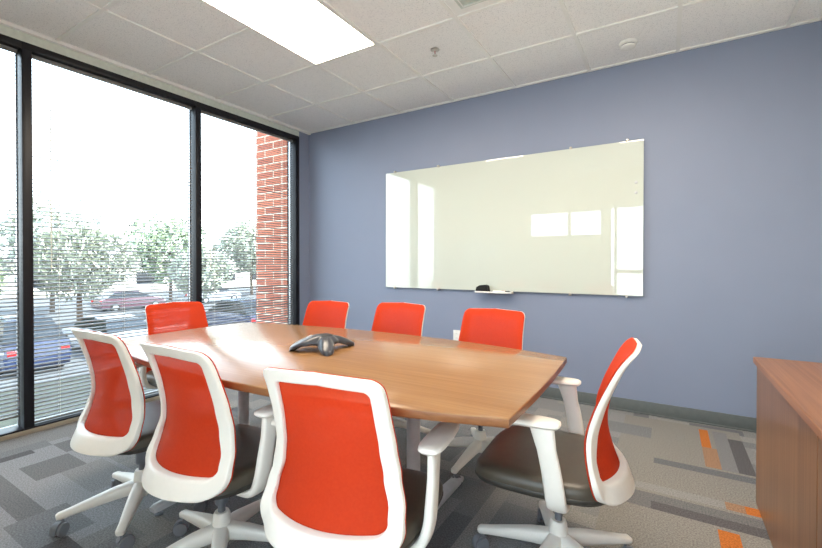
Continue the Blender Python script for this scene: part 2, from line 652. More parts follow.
# ------------------------------------------------------------------ window wall
MUL = [-0.188 - 1.214 * k for k in range(4)]
def window(i):
    a, c = MUL[i], MUL[i + 1]            # a nearer the corner
    b = NB()
    f = 0.0275
    top = a + f if i == 0 else a - f
    lo = c - f
    if i == 2:
        lo = -3.52
    box(b, -0.13, 0.004, lo, top, 2.598, 2.648, 0.003)        # head
    box(b, -0.13, 0.004, lo, top, 0.0, 0.040, 0.003)          # sill
    if i < 2:
        box(b, -0.13, 0.004, c - f, c + f, 0.04, 2.60, 0.002)
    if i == 0:
        box(b, -0.13, 0.004, a - f, a + f, 0.04, 2.60, 0.002)
    w_ = struct('window_%d' % (i + 1), b, 'frame')
    b = NB(); box(b, -0.112, -0.106, lo + (0 if i == 2 else f), a - f, 0.035, 2.592)
    obj('window_pane', b, 'glass', w_)
    # pale glazing bead down each side, beside the blind
    b = NB()
    if i < 3:
        box(b, -0.104, -0.088, a - f - 0.006, a - f, 0.04, 2.60)
        if i < 2:
            box(b, -0.104, -0.088, c + f, c + f + 0.006, 0.04, 2.60)
        obj('glazing_bead', b, 'alu', w_)
    return a - f, (lo if i == 2 else c + f)

def slat_rows(b, ya, yb, z, xc, wdt, tilt, sag=0.0):
    th = 0.0009
    n = 3
    pts = []
    for k in range(n + 1):
        s = (k / n - 0.5) * wdt
        h = 0.0022 * (1 - (2 * s / wdt) ** 2)
        pts.append((xc + s * cos(tilt) - h * sin(tilt), z + s * sin(tilt) + h * cos(tilt)))
    sec = pts + [(x, zz - th) for x, zz in reversed(pts)]
    ym = (ya + yb) / 2
    rings(b, [[(x, yy, zz - (sag if yy == ym else 0)) for x, zz in sec] for yy in (ya, ym, yb)])

def blind(i, ya, yb, label, bottom):
    """ya > yb; venetian blind hung inside the window reveal"""
    rnd = random.Random(50 + i)
    X = -0.052
    t = thing('venetian_blind', label, 'window blind', (X, (ya + yb) / 2, bottom), 0, None)
    off = Vector((-X, -(ya + yb) / 2, -bottom))
    g = 0.008
    A, B = ya - g, yb + g
    b = NB()
    z = bottom + 0.03
    pitch = 0.0268
    while z < 2.562:
        tl = radians(-20 + rnd.gauss(0, 2.2))
        if rnd.random() < 0.10:
            tl += radians(rnd.choice([-9, 7, 12]))
        slat_rows(b, A, B, z, X, 0.0245, tl, abs(rnd.gauss(0, 0.0012)))
        z += pitch
    o = obj('slats', b, 'slat', t, 60); o.location = off
    b = NB(); box(b, X - 0.014, X + 0.014, B, A, 2.574, 2.597, 0.002); o = obj('head_rail', b, 'slat', t); o.location = off
    b = NB(); box(b, X - 0.012, X + 0.012, B, A, bottom, bottom + 0.014, 0.004); o = obj('bottom_rail', b, 'slat', t); o.location = off
    for fy in (0.13, 0.5, 0.87):
        y = B + (A - B) * fy
        b = NB()
        for dx in (-0.0135, 0.0135):
            box(b, X + dx - 0.0006, X + dx + 0.0006, y - 0.0009, y + 0.0009, bottom + 0.01, 2.56)
        o = obj('ladder_cord', b, 'cord', t); o.location = off
    # tilt wand near the left end of the pane as seen from the room
    y = B + 0.10
    b = NB(); sweep(b, [(X + 0.022, y, 2.55), (X + 0.024, y, 1.9), (X + 0.024, y, 1.12)], (0.0035, 0.0035), 8, up=(1, 0, 0))
    o = obj('tilt_wand', b, 'cord', t); o.location = off
    return t

labs = ['thin-slatted grey blind in the rightmost window pane, in front of the brick pier',
        'thin-slatted grey blind in the wide middle window pane, a wand near its left side',
        'thin-slatted grey blind in the leftmost window pane, cut by the photo edge']
for i in range(3):
    ya, yb = window(i)
    blind(i, ya, yb, labs[i], 0.046 if i < 2 else 0.115)

# ------------------------------------------------------------------ ceiling fittings
def ceiling_light(cx, cy, label):
    t = thing('ceiling_light', label, 'ceiling light', (cx, cy, H), 0)
    b = NB()
    hx, hy = T / 2 - 0.012, T - 0.012
    for s in (-1, 1):
        box(b, s * hx - 0.012 * (s > 0), s * hx + 0.012 * (s < 0), -hy, hy, -0.004, 0.09)
        box(b, -hx, hx, s * hy - 0.012 * (s > 0), s * hy + 0.012 * (s < 0), -0.004, 0.09)
    obj('light_frame', b, 'tbar', t)
    b = NB()
    box(b, -hx + 0.010, hx - 0.010, -hy + 0.010, hy - 0.010, -0.004, 0.003)
    obj('light_diffuser', b, 'diffuser', t)
    return t
ceiling_light(GX + 1.5 * T, -(GY + 2 * T), 'long lit white ceiling light panel above the table, nearest the window')
ceiling_light(GX + 4.5 * T, -(GY + 2 * T), 'lit ceiling light panel farther from the window, above the right table end')

def vent(cx, cy, label):
    t = thing('ceiling_vent', label, 'air vent', (cx, cy, H), 0)
    h = T / 2 - 0.012
    b = NB()
    box(b, -h, h, -h, h, 0.0015, 0.0035)
    obj('vent_panel', b, 'tbar', t)
    for q, r in enumerate((0.22, 0.16, 0.10)):
        b = NB()
        rs = []
        for (rr, zz) in ((r, -0.001), (r - 0.012, -0.014), (r - 0.018, -0.014), (r - 0.008, 0.001)):
            rs.append([(rr, rr, zz), (-rr, rr, zz), (-rr, -rr, zz), (rr, -rr, zz)])
        rings(b, rs, cap0=False, cap1=False, loop=True)
        obj('vent_louvre', b, 'white_trim', t)
    b = NB(); box(b, -0.05, 0.05, -0.05, 0.05, -0.012, -0.004, 0.002); obj('vent_centre', b, 'white_trim', t)
    b = NB(); box(b, -0.235, 0.235, -0.235, 0.235, -0.0005, 0.0012); obj('vent_throat', b, 'header', t)
vent(GX + 3.5 * T, -(GY + 1.5 * T), 'square white ceiling air vent at the top edge of the photo, beside the sprinkler')
vent(GX + 0.5 * T, -(GY + 3.5 * T), 'square white ceiling air vent at the top left, over the window wall')

t = thing('sprinkler_head', 'small metal fire sprinkler head in a ceiling tile above the glass board', 'sprinkler', (2.236, -0.957, H + 0.004))
b = NB(); lathe(b, [(0.032, 0.0), (0.034, -0.003), (0.026, -0.008), (0.012, -0.010)][::-1], 20); obj('escutcheon', b, 'steel', t)
b = NB(); lathe(b, [(0.018, -0.046), (0.019, -0.044), (0.006, -0.041), (0.005, -0.038)], 16); obj('deflector', b, 'steel', t)
b = NB()
for s in (-1, 1):
    sweep(b, [(0, s * 0.008, -0.008), (0, s * 0.013, -0.02), (0, s * 0.009, -0.032), (0, 0.0, -0.041)], (0.002, 0.002), 8, up=(1, 0, 0))
obj('sprinkler_arms', b, 'steel', t)
b = NB(); lathe(b, [(0.003, -0.04), (0.0035, -0.024), (0.003, -0.008)], 10)
obj('sprinkler_bulb', b, mat('red_bulb', (0.4, 0.02, 0.02, 1), 0.2), t)

t = thing('smoke_detector', 'round white smoke detector on the ceiling near the blue wall', 'smoke detector', (3.455, -0.33, H + 0.004))
b = NB(); lathe(b, [(0.010, -0.045), (0.032, -0.044), (0.046, -0.038), (0.050, -0.028)], 32); obj('detector_cap', b, 'white_trim', t)
b = NB(); lathe(b, [(0.044, -0.028), (0.044, -0.020)], 32); obj('detector_grille', b, 'grey_pl', t)
b = NB(); lathe(b, [(0.052, -0.020), (0.058, -0.016), (0.060, -0.004), (0.060, 0.0)], 32); obj('detector_base', b, 'white_trim', t)

# ------------------------------------------------------------------ glass board on the blue wall
t = thing('glass_board', 'long pale glass marker board hung on the blue wall', 'whiteboard', (2.345, 0, 0.907))
b = NB(); box(b, -1.197, 1.197, -0.027, -0.021, 0, 1.201, 0.001, 1); obj('glass_panel', b, 'board', t)
b = NB(); box(b, -1.195, 1.195, -0.021, -0.0195, 0.001, 1.2); obj('panel_backing', b, 'board_edge', t)
for x in (1.26, 1.77, 3.01, 3.43):
    for z, s in ((1.203, 1), (-0.002, -1)):
        b = NB()
        lx = x - 2.345
        box(b, lx - 0.009, lx + 0.009, -0.031, -0.002, z + (0 if s > 0 else -0.014), z + (0.014 if s > 0 else 0), 0.002)
        box(b, lx - 0.009, lx + 0.009, -0.031, -0.028, z - 0.012 * (s > 0), z + 0.012 * (s < 0), 0.001)
        lathe_axis(b, [(0.007, 0), (0.007, 0.006), (0.005, 0.008)], 12, (lx, -0.029, z + s * 0.006), (0, -1, 0))
        obj('board_clip', b, 'steel', t)
for z in (1.782, 1.704):
    b = NB(); lathe_axis(b, [(0.011, 0), (0.011, 0.006), (0.008, 0.008)], 16, (3.492, -0.027, z), (0, -1, 0))
    tag(obj('round_magnet', b, 'alu'), 'small round grey magnet at the right end of the glass board, %s of the two' % ('upper' if z > 1.75 else 'lower'), 'magnet')

t = thing('marker_tray', 'narrow white marker tray under the lower edge of the glass board', 'tray', (2.36, -0.028, 0.895))
b = NB()
box(b, -0.17, 0.17, -0.065, 0.028, -0.004, 0.0, 0.0015)
box(b, -0.17, 0.17, -0.068, -0.063, -0.004, 0.010, 0.0015)
obj('tray_shelf', b, 'white_trim', t)
for s in (-1, 1):
    b = NB(); box(b, s * 0.168 - 0.003, s * 0.168 + 0.003, -0.066, 0.0, -0.004, 0.014, 0.001); obj('tray_end', b, 'white_trim', t)
b = NB()
prof = [(-0.065, 0.0), (0.065, 0.0), (0.052, 0.058), (0.03, 0.068), (-0.02, 0.062), (-0.052, 0.045)]
rings(b, [[(2.255 + x, y, 0.896 + z) for x, z in prof] for y in (-0.088, -0.035)])
tag(obj('board_eraser', b, 'black', None, 30), 'black felt board eraser standing at the left end of the marker tray', 'eraser')
def marker(x, y, z, capmat, label):
    t = thing('board_marker', label, 'marker pen', (x, y, z), 0, None)
    b = NB(); lathe_axis(b, [(0.006, 0), (0.009, 0.004), (0.009, 0.085)], 14, (0, 0, 0), (1, 0, 0)); obj('marker_barrel', b, 'white_trim', t)
    b = NB(); lathe_axis(b, [(0.0095, 0.085), (0.0095, 0.12), (0.006, 0.125)], 14, (0, 0, 0), (1, 0, 0)); obj('marker_cap', b, capmat, t)
marker(2.35, -0.055, 0.9052, M['tail'], 'white marker pen with a red cap lying on the tray, nearest the glass')
marker(2.39, -0.079, 0.9052, M['dark_pl'], 'white marker pen with a black cap lying on the tray front edge')

t = thing('wall_outlet', 'white wall outlet low on the blue wall behind the table', 'outlet', (1.966, 0, 0.455))
b = NB(); box(b, -0.037, 0.037, -0.006, 0.0, -0.058, 0.058, 0.003); obj('cover_plate', b, 'white_trim', t)
for s in (-1, 1):
    b = NB(); lathe_axis(b, [(0.016, 0), (0.016, 0.003)], 20, (0, -0.0055, s * 0.021), (0, -1, 0)); so = obj('socket', b, 'white_trim', t)
    b = NB()
    for q in (-1, 1):
        box(b, q * 0.006 - 0.001, q * 0.006 + 0.001, -0.0092, -0.0084, s * 0.021 - 0.002, s * 0.021 + 0.006)
    obj('socket_slots', b, 'dark_pl', so)

# ------------------------------------------------------------------ conference table
TX, TY, TZ = 2.24, -2.18, 0.74
def boat(off, n=14):
    """outline of the boat-shaped top, counter-clockwise"""
    hx, he, hm = 1.088 - off, 0.428 - off, 0.580 - off
    pts = []
    def side(s):      # long side
        for k in range(n + 1):
            u = -1 + 2 * k / n
            yield (s * -1 * u * hx, s * (he + (hm - he) * (1 - abs(u) ** 2.2)))
    for p in side(1):
        pts.append(p)
    for k in range(1, 6):
        u = k / 6
        pts.append((-hx - 0.035 * (1 - (2 * u - 1) ** 2) , he - 2 * he * u))
    for p in side(-1):
        pts.append(p)
    for k in range(1, 6):
        u = k / 6
        pts.append((hx + 0.010 * (1 - (2 * u - 1) ** 2), -he + 2 * he * u))
    return pts
t = thing('conference_table', 'wooden boat-shaped conference table in the middle of the room', 'table', (TX, TY, 0), 0.02)
b = NB()
rings(b, [[(x, y, z) for x, y in boat(o)] for o, z in ((0.0, TZ - 0.004), (0.0015, TZ - 0.001), (0.003, TZ))])
top = obj('table_top', b, 'wood_top', t, 50)
b = NB()
rings(b, [[(x, y, z) for x, y in boat(o)] for o, z in ((0.010, TZ - 0.030), (0.002, TZ - 0.028), (0.0, TZ - 0.024), (0.0, TZ - 0.004))])
obj('edge_band', b, 'wood_edge', t, 50)
for sx in (-1, 1):
    lx = sx * 0.545
    b = NB(); lathe(b, [(0.036, 0.05), (0.029, 0.055), (0.029, TZ - 0.045)], 28, (lx, 0, 0)); lg = obj('table_leg', b, 'leg_metal', t)
    b = NB()
    for s in (-1, 1):
        sweep(b, [(lx, 0, 0.052), (lx + sx * 0.0, s * 0.25, 0.046), (lx, s * 0.47, 0.036), (lx, s * 0.49, 0.032)],
              [(0.036, 0.022), (0.032, 0.019), (0.027, 0.015), (0.022, 0.011)], 12, power=4)
    obj('foot_bar', b, 'leg_metal', lg)
    for s in (-1, 1):
        b = NB(); lathe(b, [(0.018, 0.0), (0.019, 0.007), (0.008, 0.009), (0.008, 0.03)], 16, (lx, s * 0.46, 0)); obj('glide', b, 'grey_pl', lg)
    b = NB(); box(b, lx - 0.06, lx + 0.06, -0.36, 0.36, TZ - 0.046, TZ - 0.0295, 0.004); obj('top_bracket', b, 'leg_metal', lg)

# ------------------------------------------------------------------ conference phone
def phone():
    t = thing('conference_phone', 'dark grey three-legged conference phone on the table top', 'phone', (2.285, -2.172, TZ), 0)
    lob = [radians(221), radians(318), radians(72)]
    N = 96
    LEN = (0.100, 0.088, 0.098)
    WID = (0.70, 0.36, 0.36)
    def R(a):
        r = 0.066
        for l, L, wd in zip(lob, LEN, WID):
            d = (a - l + pi) % (2 * pi) - pi
            r += L * math.exp(-(abs(d) / wd) ** 2.4)
        return r
    def lobeness(a):
        v = 0
        for l in lob:
            d = (a - l + pi) % (2 * pi) - pi
            v = max(v, math.exp(-(d / 0.42) ** 2))
        return v
    def topz(f, a):
        dome = 0.056 * (1 - f ** 2.4)
        return 0.016 + dome * (0.80 + 0.2 * (1 - f)) + 0.030 * (1 - lobeness(a)) * f
    rs = []
    for f in (0.02, 0.15, 0.3, 0.45, 0.6, 0.72, 0.84, 0.93, 0.98, 1.0):
        rs.append([(f * R(a) * cos(a), f * R(a) * sin(a), topz(min(f, 0.985), a) - (0.004 if f == 1.0 else 0)) for a in [2 * pi * k / N for k in range(N)]])
    for f, dz in ((1.0, 0.012), (0.96, 0.016), (0.85, 0.010), (0.6, 0.006), (0.3, 0.006), (0.02, 0.006)):
        ring = []
        for k in range(N):
            a = 2 * pi * k / N
            z = topz(min(f, 0.985), a) - dz
            under = (0.0 + 0.040 * (1 - lobeness(a))) if f > 0.8 else 0.030
            ring.append((f * R(a) * cos(a), f * R(a) * sin(a), min(z, max(under, 0.0005))))
        rs.append(ring)
    b = NB(); rings(b, rs); obj('phone_body', b, 'phone', t, 60)
    # speaker grille dome
    b = NB()
    rs = [[(r * cos(2 * pi * k / 40), r * sin(2 * pi * k / 40), z) for k in range(40)] for r, z in ((0.040, 0.060), (0.038, 0.0705), (0.030, 0.074), (0.016, 0.0765), (0.004, 0.077))]
    rings(b, rs); obj('speaker_grille', b, 'phone_grille', t, 60)
    # display and keys on the keypad lobe
    a0 = lob[0]
    ux, uy = cos(a0), sin(a0)
    vx, vy = -uy, ux
    def P(d, s, dz=0.0):
        x, y = d * ux + s * vx, d * uy + s * vy
        a = math.atan2(y, x) % (2 * pi)
        f = math.hypot(x, y) / R(a)
        return (x, y, topz(min(f, 0.985), a) + dz)
    b = NB()
    q = [P(0.062, -0.024, 0.004), P(0.062, 0.024, 0.004), P(0.088, 0.022, 0.004), P(0.088, -0.022, 0.004)]
    rings(b, [[(x, y, z - 0.006) for x, y, z in q], q]); obj('display', b, 'lcd', t)
    for r_ in range(4):
        for c_ in range(3):
            x, y, z = P(0.098 + r_ * 0.0125, (c_ - 1) * 0.013)
            b = NB()
            lathe(b, [(0.0042, -0.004), (0.0045, 0.001), (0.0035, 0.0025)], 10, (x, y, z))
            obj('key', b, 'key', t)
phone()

# ------------------------------------------------------------------ cabinet at the right
t = thing('credenza', 'low wood-grained cabinet standing at the right edge of the photo', 'cabinet', (4.352, -1.985, 0))
b = NB(); box(b, -0.262, 0.27, -0.895, 0.895, 0.0, 0.676, 0.001, 1); obj('cabinet_body', b, 'wood_cab', t)
b = NB(); box(b, -0.294, 0.275, -0.91, 0.91, 0.676, 0.7025, 0.001, 1); obj('cabinet_edge_band', b, 'wood_cabedge', t)
b = NB(); box(b, -0.2925, 0.2735, -0.9085, 0.9085, 0.7025, 0.7045); obj('cabinet_top', b, 'wood_cabtop', t)
for (ya, yb) in ((-0.06, 0.895), (-0.895, -0.064)):
    b = NB(); box(b, -0.2815, -0.263, ya + 0.002, yb, 0.004, 0.672, 0.0012, 1); obj('cabinet_panel', b, 'wood_cab', t)

# ------------------------------------------------------------------ chairs
TOPZ, BOTZ = 0.872, 0.380
def halfw(z):
    """half width of the back at height z"""
    K = [(BOTZ, 0.236), (0.43, 0.240), (0.50, 0.231), (0.585, 0.212), (0.66, 0.203), (0.76, 0.198), (TOPZ, 0.195)]
    for (a, va), (c, vc) in zip(K, K[1:]):
        if z <= c:
            u = max(0, (z - a) / (c - a)); u = u * u * (3 - 2 * u)
            return va + (vc - va) * u
    return K[-1][1]
def backy(z, x):
    K = [(0.30, -0.186), (0.36, -0.165), (0.42, -0.143), (0.51, -0.113), (0.585, -0.101), (0.69, -0.118), (0.81, -0.159), (0.85, -0.180), (TOPZ + 0.01, -0.203)]
    y = K[-1][1]
    for i, ((a, va), (c, vc)) in enumerate(zip(K, K[1:])):
        if z <= c:
            u = max(0, (z - a) / (c - a))
            m0 = (K[i + 1][1] - K[max(i - 1, 0)][1]) / (K[i + 1][0] - K[max(i - 1, 0)][0]) * (c - a)
            n2 = K[min(i + 2, len(K) - 1)]
            m1 = (n2[1] - va) / (n2[0] - a) * (c - a)
            y = (2 * u ** 3 - 3 * u * u + 1) * va + (u ** 3 - 2 * u * u + u) * m0 + (-2 * u ** 3 + 3 * u * u) * vc + (u ** 3 - u * u) * m1
            break
    t_ = max(0.0, min(1.0, (z - BOTZ) / (TOPZ - BOTZ)))
    depth = 0.062 * (1 - t_) + 0.014
    return y - depth * (1 - min(1, abs(x) / 0.205) ** 2)

def outline(z0, z1, inset, rb, rt, n=10, m=26):
    """closed outline in (x, z): sides follow halfw(z) - inset, rounded corners rb at the bottom, rt at the top"""
    right = []
    def hw(z): return halfw(z) - inset
    wb = hw(z0 + rb * 0.8)
    for k in range(7):                       # bottom centre towards the right corner
        right.append(((wb - rb) * k / 7, z0 + 0.0))
    for k in range(n + 1):
        a = -pi / 2 + (pi / 2) * k / n
        zz = z0 + rb * 0.8 + rb * 0.8 * sin(a)
        right.append((wb - rb + rb * cos(a), zz))
    zs, ze = z0 + rb * 0.8, z1 - rt
    for k in range(1, m):
        z = zs + (ze - zs) * k / m
        right.append((hw(z), z))
    wt = hw(ze)
    for k in range(n + 1):
        a = (pi / 2) * k / n
        right.append((wt - rt + rt * cos(a), ze + rt * sin(a)))
    for k in range(1, 7):
        right.append(((wt - rt) * (1 - k / 7), z1 + 0.006 * (k / 7)))
    left = [(-x, z) for x, z in reversed(right[1:])]
    return right + [(0, z1 + 0.007)] + left

def skin_back():
    out = outline(BOTZ, TOPZ, 0.0, 0.09, 0.036)
    inn = outline(0.444, TOPZ - 0.040, 0.042, 0.034, 0.020)
    return out, inn
OUT, INN = skin_back()

def make_chair(label):
    t = thing('office_chair', label, 'chair')
    t['group'] = 'office chairs around the table'
    # --- back frame: closed ring, section swept round the opening
    n = len(OUT)
    rs = []
    for i in range(n):
        (xo, zo), (xi, zi) = OUT[i], INN[i]
        sec = []
        low = max(0.0, min(1.0, (0.50 - zo) / 0.12))
        D = 0.017 + 0.010 * low
        for a, d in ((0.0, 0.001), (0.0, D * 0.75), (0.05, D * 0.95), (0.15, D), (0.82, D), (0.95, D * 0.93), (1.0, D * 0.7), (1.0, 0.001), (0.5, 0.0)):
            x, z = xo + (xi - xo) * a, zo + (zi - zo) * a
            sec.append((x, backy(z, x) - d, z))
        rs.append(sec)
    b = NB(); rings(b, rs, loop=True)
    obj('back_frame', b, 'white_pl', t, 60)
    # --- mesh fabric stretched over the front of the frame
    b = NB()
    cx, cz = 0.0, 0.62
    front, back_ = [], []
    fr = (1.0, 0.99, 0.94, 0.86, 0.76, 0.64, 0.50, 0.36, 0.22, 0.10, 0.02)
    def fpt(i, f, d):
        xo, zo = OUT[i]
        x, z = cx + (xo - cx) * f * 1.0, cz + (zo - cz) * f
        return (x, backy(z, x) + d, z)
    rs = [[fpt(i, f, 0.0012) for i in range(n)] for f in reversed(fr[1:])]
    rs += [[fpt(i, 1.003, 0.0014) for i in range(n)]]
    rs += [[fpt(i, 1.003, 0.0040) for i in range(n)]]
    rs += [[fpt(i, f, 0.0058) for i in range(n)] for f in fr[1:4]]
    rs += [[fpt(i, f, 0.0050) for i in range(n)] for f in fr[4:]]
    rings(b, rs)
    obj('back_mesh', b, 'fabric', t, 60)
    # --- seat cushion
    def seat_ring(off, z, drop=0.0):
        r = []
        N = 56
        for k in range(N):
            a = 2 * pi * k / N
            p = 4.4
            ca, sa = cos(a), sin(a)
            x = (0.245 - off) * math.copysign(abs(ca) ** (2 / p), ca)
            y = (0.235 - off) * math.copysign(abs(sa) ** (2 / p), sa)
            x *= 1.0 - 0.06 * (y < 0) * min(1, abs(y) / 0.235)
            zz = z - drop * max(0, (y - 0.10) / 0.14) ** 2 - 0.006 * (1 - (x / 0.25) ** 2) * (1 if drop else 0)
            r.append((x, y + 0.045, zz))
        return r
    b = NB()
    rings(b, [seat_ring(0.002, 0.395, 0.012), seat_ring(0.0, 0.410, 0.014), seat_ring(0.004, 0.424, 0.016), seat_ring(0.014, 0.434, 0.018),
              seat_ring(0.035, 0.439, 0.018), seat_ring(0.08, 0.440, 0.016), seat_ring(0.14, 0.440, 0.01), seat_ring(0.19, 0.440, 0.006), seat_ring(0.228, 0.440, 0.004)])
    st = obj('seat_cushion', b, 'seat', t, 50)
    b = NB()
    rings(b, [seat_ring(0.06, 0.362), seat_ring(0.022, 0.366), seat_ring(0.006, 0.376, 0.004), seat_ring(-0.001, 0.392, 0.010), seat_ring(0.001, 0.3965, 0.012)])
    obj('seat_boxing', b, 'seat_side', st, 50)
    # --- tilt mechanism, back bracket
    b = NB()
    box(b, -0.085, 0.085, -0.10, 0.12, 0.318, 0.364, 0.012)
    sweep(b, [(0, -0.06, 0.335), (0, -0.10, 0.335), (0, -0.145, 0.345), (0, -0.162, 0.372)],
          [(0.07, 0.014), (0.07, 0.013), (0.06, 0.011), (0.05, 0.008)], 14, power=3.5)
    mc = obj('tilt_mechanism', b, 'grey_pl', t)
    b = NB(); sweep(b, [(0.08, 0.03, 0.345), (0.16, 0.04, 0.343), (0.20, 0.045, 0.338)], [(0.006, 0.006), (0.006, 0.006), (0.012, 0.004)], 10)
    obj('height_lever', b, 'grey_pl', mc)
    # --- arms
    for s in (-1, 1):
        path = smooth_path([(s * 0.08, -0.03, 0.352), (s * 0.185, -0.033, 0.350), (s * 0.243, -0.033, 0.366), (s * 0.268, -0.030, 0.42),
                            (s * 0.273, -0.018, 0.50), (s * 0.272, -0.002, 0.57), (s * 0.269, 0.012, 0.632)], 5)
        m_ = len(path)
        size = []
        for i in range(m_):
            u = i / (m_ - 1)
            hh = 0.034 - 0.004 * u if u < 0.8 else 0.031 + 0.010 * (u - 0.8) / 0.2
            size.append((0.013 + 0.003 * (1 - abs(2 * u - 0.9)), hh))
        b = NB()
        # section: thin across x, wide along y
        rs = []
        for i, p in enumerate(path):
            d = (path[min(i + 1, m_ - 1)] - path[max(i - 1, 0)]).normalized()
            yv = Vector((0, 1, 0))
            nn = yv.cross(d).normalized()
            r = []
            for k in range(16):
                a = 2 * pi * k / 16
                ca, sa = cos(a), sin(a)
                e = 2 / 3.0
                r.append(p + nn * size[i][0] * math.copysign(abs(ca) ** e, ca) + yv * size[i][1] * math.copysign(abs(sa) ** e, sa))
            rs.append(r)
        rings(b, rs)
        ar = obj('armrest', b, 'white_pl', t, 50)
        # pad
        b = NB()
        def pad(off, z):
            r = []
            N = 40
            for k in range(N):
                a = 2 * pi * k / N
                ca, sa = cos(a), sin(a)
                p = 4.0
                x = (0.041 - off) * math.copysign(abs(ca) ** (2 / p), ca)
                y = (0.128 - off) * math.copysign(abs(sa) ** (2 / p), sa)
                r.append((s * 0.266 + x * (1 - 0.12 * (y > 0) * y / 0.128), y + 0.080, z + 0.009))
            return r
        rings(b, [pad(0.022, 0.614), pad(0.008, 0.618), pad(0.0, 0.626), pad(0.001, 0.633), pad(0.008, 0.638), pad(0.03, 0.6395)])
        obj('arm_pad', b, 'white_pl', ar, 50)
    # --- gas column
    b = NB(); lathe(b, [(0.0135, 0.17), (0.0135, 0.30)], 18); lathe(b, [(0.024, 0.235), (0.025, 0.24), (0.025, 0.325)], 20)
    obj('gas_column', b, 'gas', t)
    # --- star base
    b = NB(); lathe(b, [(0.026, 0.075), (0.034, 0.085), (0.036, 0.13), (0.031, 0.185), (0.026, 0.196)], 28)
    hub = obj('base_hub', b, 'white_pl', t)
    for k in range(5):
        a = 2 * pi * k / 5
        ca, sa = cos(a), sin(a)
        b = NB()
        pts = [(0.020, 0.122), (0.10, 0.115), (0.20, 0.098), (0.265, 0.086), (0.300, 0.080), (0.308, 0.078)]
        szs = [(0.030, 0.030), (0.027, 0.026), (0.022, 0.019), (0.018, 0.015), (0.018, 0.014), (0.014, 0.010)]
        sweep(b, [(r * ca, r * sa, z) for r, z in pts], szs, 14, power=3.2)
        obj('base_leg', b, 'white_pl', t, 50)
        # caster
        cx_, cy_ = 0.288 * ca, 0.288 * sa
        tw = a + 0.9 + k * 1.3
        ox, oy = cos(tw), sin(tw)           # trailing direction
        qx, qy = -oy, ox                    # axle direction
        b = NB(); lathe(b, [(0.006, 0.03), (0.006, 0.075)], 10, (cx_, cy_, 0))
        wc = (cx_ + ox * 0.014, cy_ + oy * 0.014, 0.0285)
        # hood
        rs = []
        for q in range(11):
            an = -0.35 + (pi + 0.5) * q / 10
            px, pz = cos(an) * 0.0300, sin(an) * 0.0300
            ring = []
            for (rr, hw_) in ((1.0, -0.008), (1.0, 0.008), (0.55, 0.008), (0.55, -0.008)):
                ring.append((wc[0] + ox * px * rr + qx * hw_, wc[1] + oy * px * rr + qy * hw_, wc[2] + pz * rr))
            rs.append(ring)
        rings(b, rs)
        cs = obj('caster', b, 'grey_pl', t, 50)
        for s in (-1, 1):
            b = NB()
            lathe_axis(b, [(0.020, -0.0065), (0.0265, -0.0055), (0.0280, 0.0), (0.0265, 0.0055), (0.020, 0.0068), (0.008, 0.0075)], 24,
                       (wc[0] + s * qx * 0.0165, wc[1] + s * qy * 0.0165, 0.0282), (s * qx, s * qy, 0))
            obj('caster_wheel', b, 'grey_pl', cs, 40)
    return t

UPPER = ('back_frame', 'back_mesh', 'seat_cushion', 'tilt_mechanism', 'armrest', 'gas_column')
BASE = ('base_hub', 'base_leg', 'caster')
def pose(ch, lift, rec, base_rot):
    """raise seat, back and arms on the gas column, tilt the back, swivel the star base"""
    for p in ch.children:
        n = p.name.split('.')[0]
        if n in ('back_frame', 'back_mesh'):
            py, pz = -0.14, 0.42                # tilt axis low on the back
            p.rotation_euler = (rec, 0, 0)
            p.location = (0, py - (py * cos(rec) - pz * sin(rec)), pz - (py * sin(rec) + pz * cos(rec)) + lift)
        elif n in UPPER:
            p.location = (0, 0, lift)
        else:
            p.rotation_euler = (0, 0, base_rot)
G = 'office chairs around the table'
proto = make_chair('orange mesh office chair nearest the camera, its back cut by the bottom photo edge')
CH = [  # x, y, facing (deg, 0 = +y), lift, recline (deg), world angle of the base's first leg, label
    (2.848, -2.645, 9, -0.018, -0.9, 36, None),
    (2.226, -2.685, 1, -0.006, -0.6, 176, 'orange mesh office chair seen from behind, middle of three on the near table side'),
    (1.606, -2.675, 1.5, -0.008, -0.8, -112, 'orange mesh office chair seen from behind, leftmost of three on the near table side'),
    (3.354, -2.055, 93, 0.010, 5.5, -173, 'orange mesh office chair seen side on at the right end of the table'),
    (2.785, -1.42, 177, 0.0, 0, -95, 'orange mesh office chair across the table, the one nearest the right end'),
    (2.118, -1.42, 179.8, 0.004, 0, 15, 'orange mesh office chair across the table, between two others, in front of the wall outlet'),
    (1.419, -1.371, 185.3, -0.020, 0, 40, 'orange mesh office chair across the table, nearest the window corner'),
    (0.885, -2.029, -95.3, 0.0, 0, 10, 'orange mesh office chair at the window end of the table, light showing through its back'),
]
chairs = []
for i, (x, y, r, lf, rec, sw, lb) in enumerate(CH):
    if i == 0:
        o = proto
        o.location = (x, y, 0); o.rotation_euler = (0, 0, radians(r))
    else:
        o = dup(proto, (x, y, 0), radians(r), lb, G)
    chairs.append((o, lf, radians(rec), radians(sw - r)))
for a in chairs:
    pose(*a)

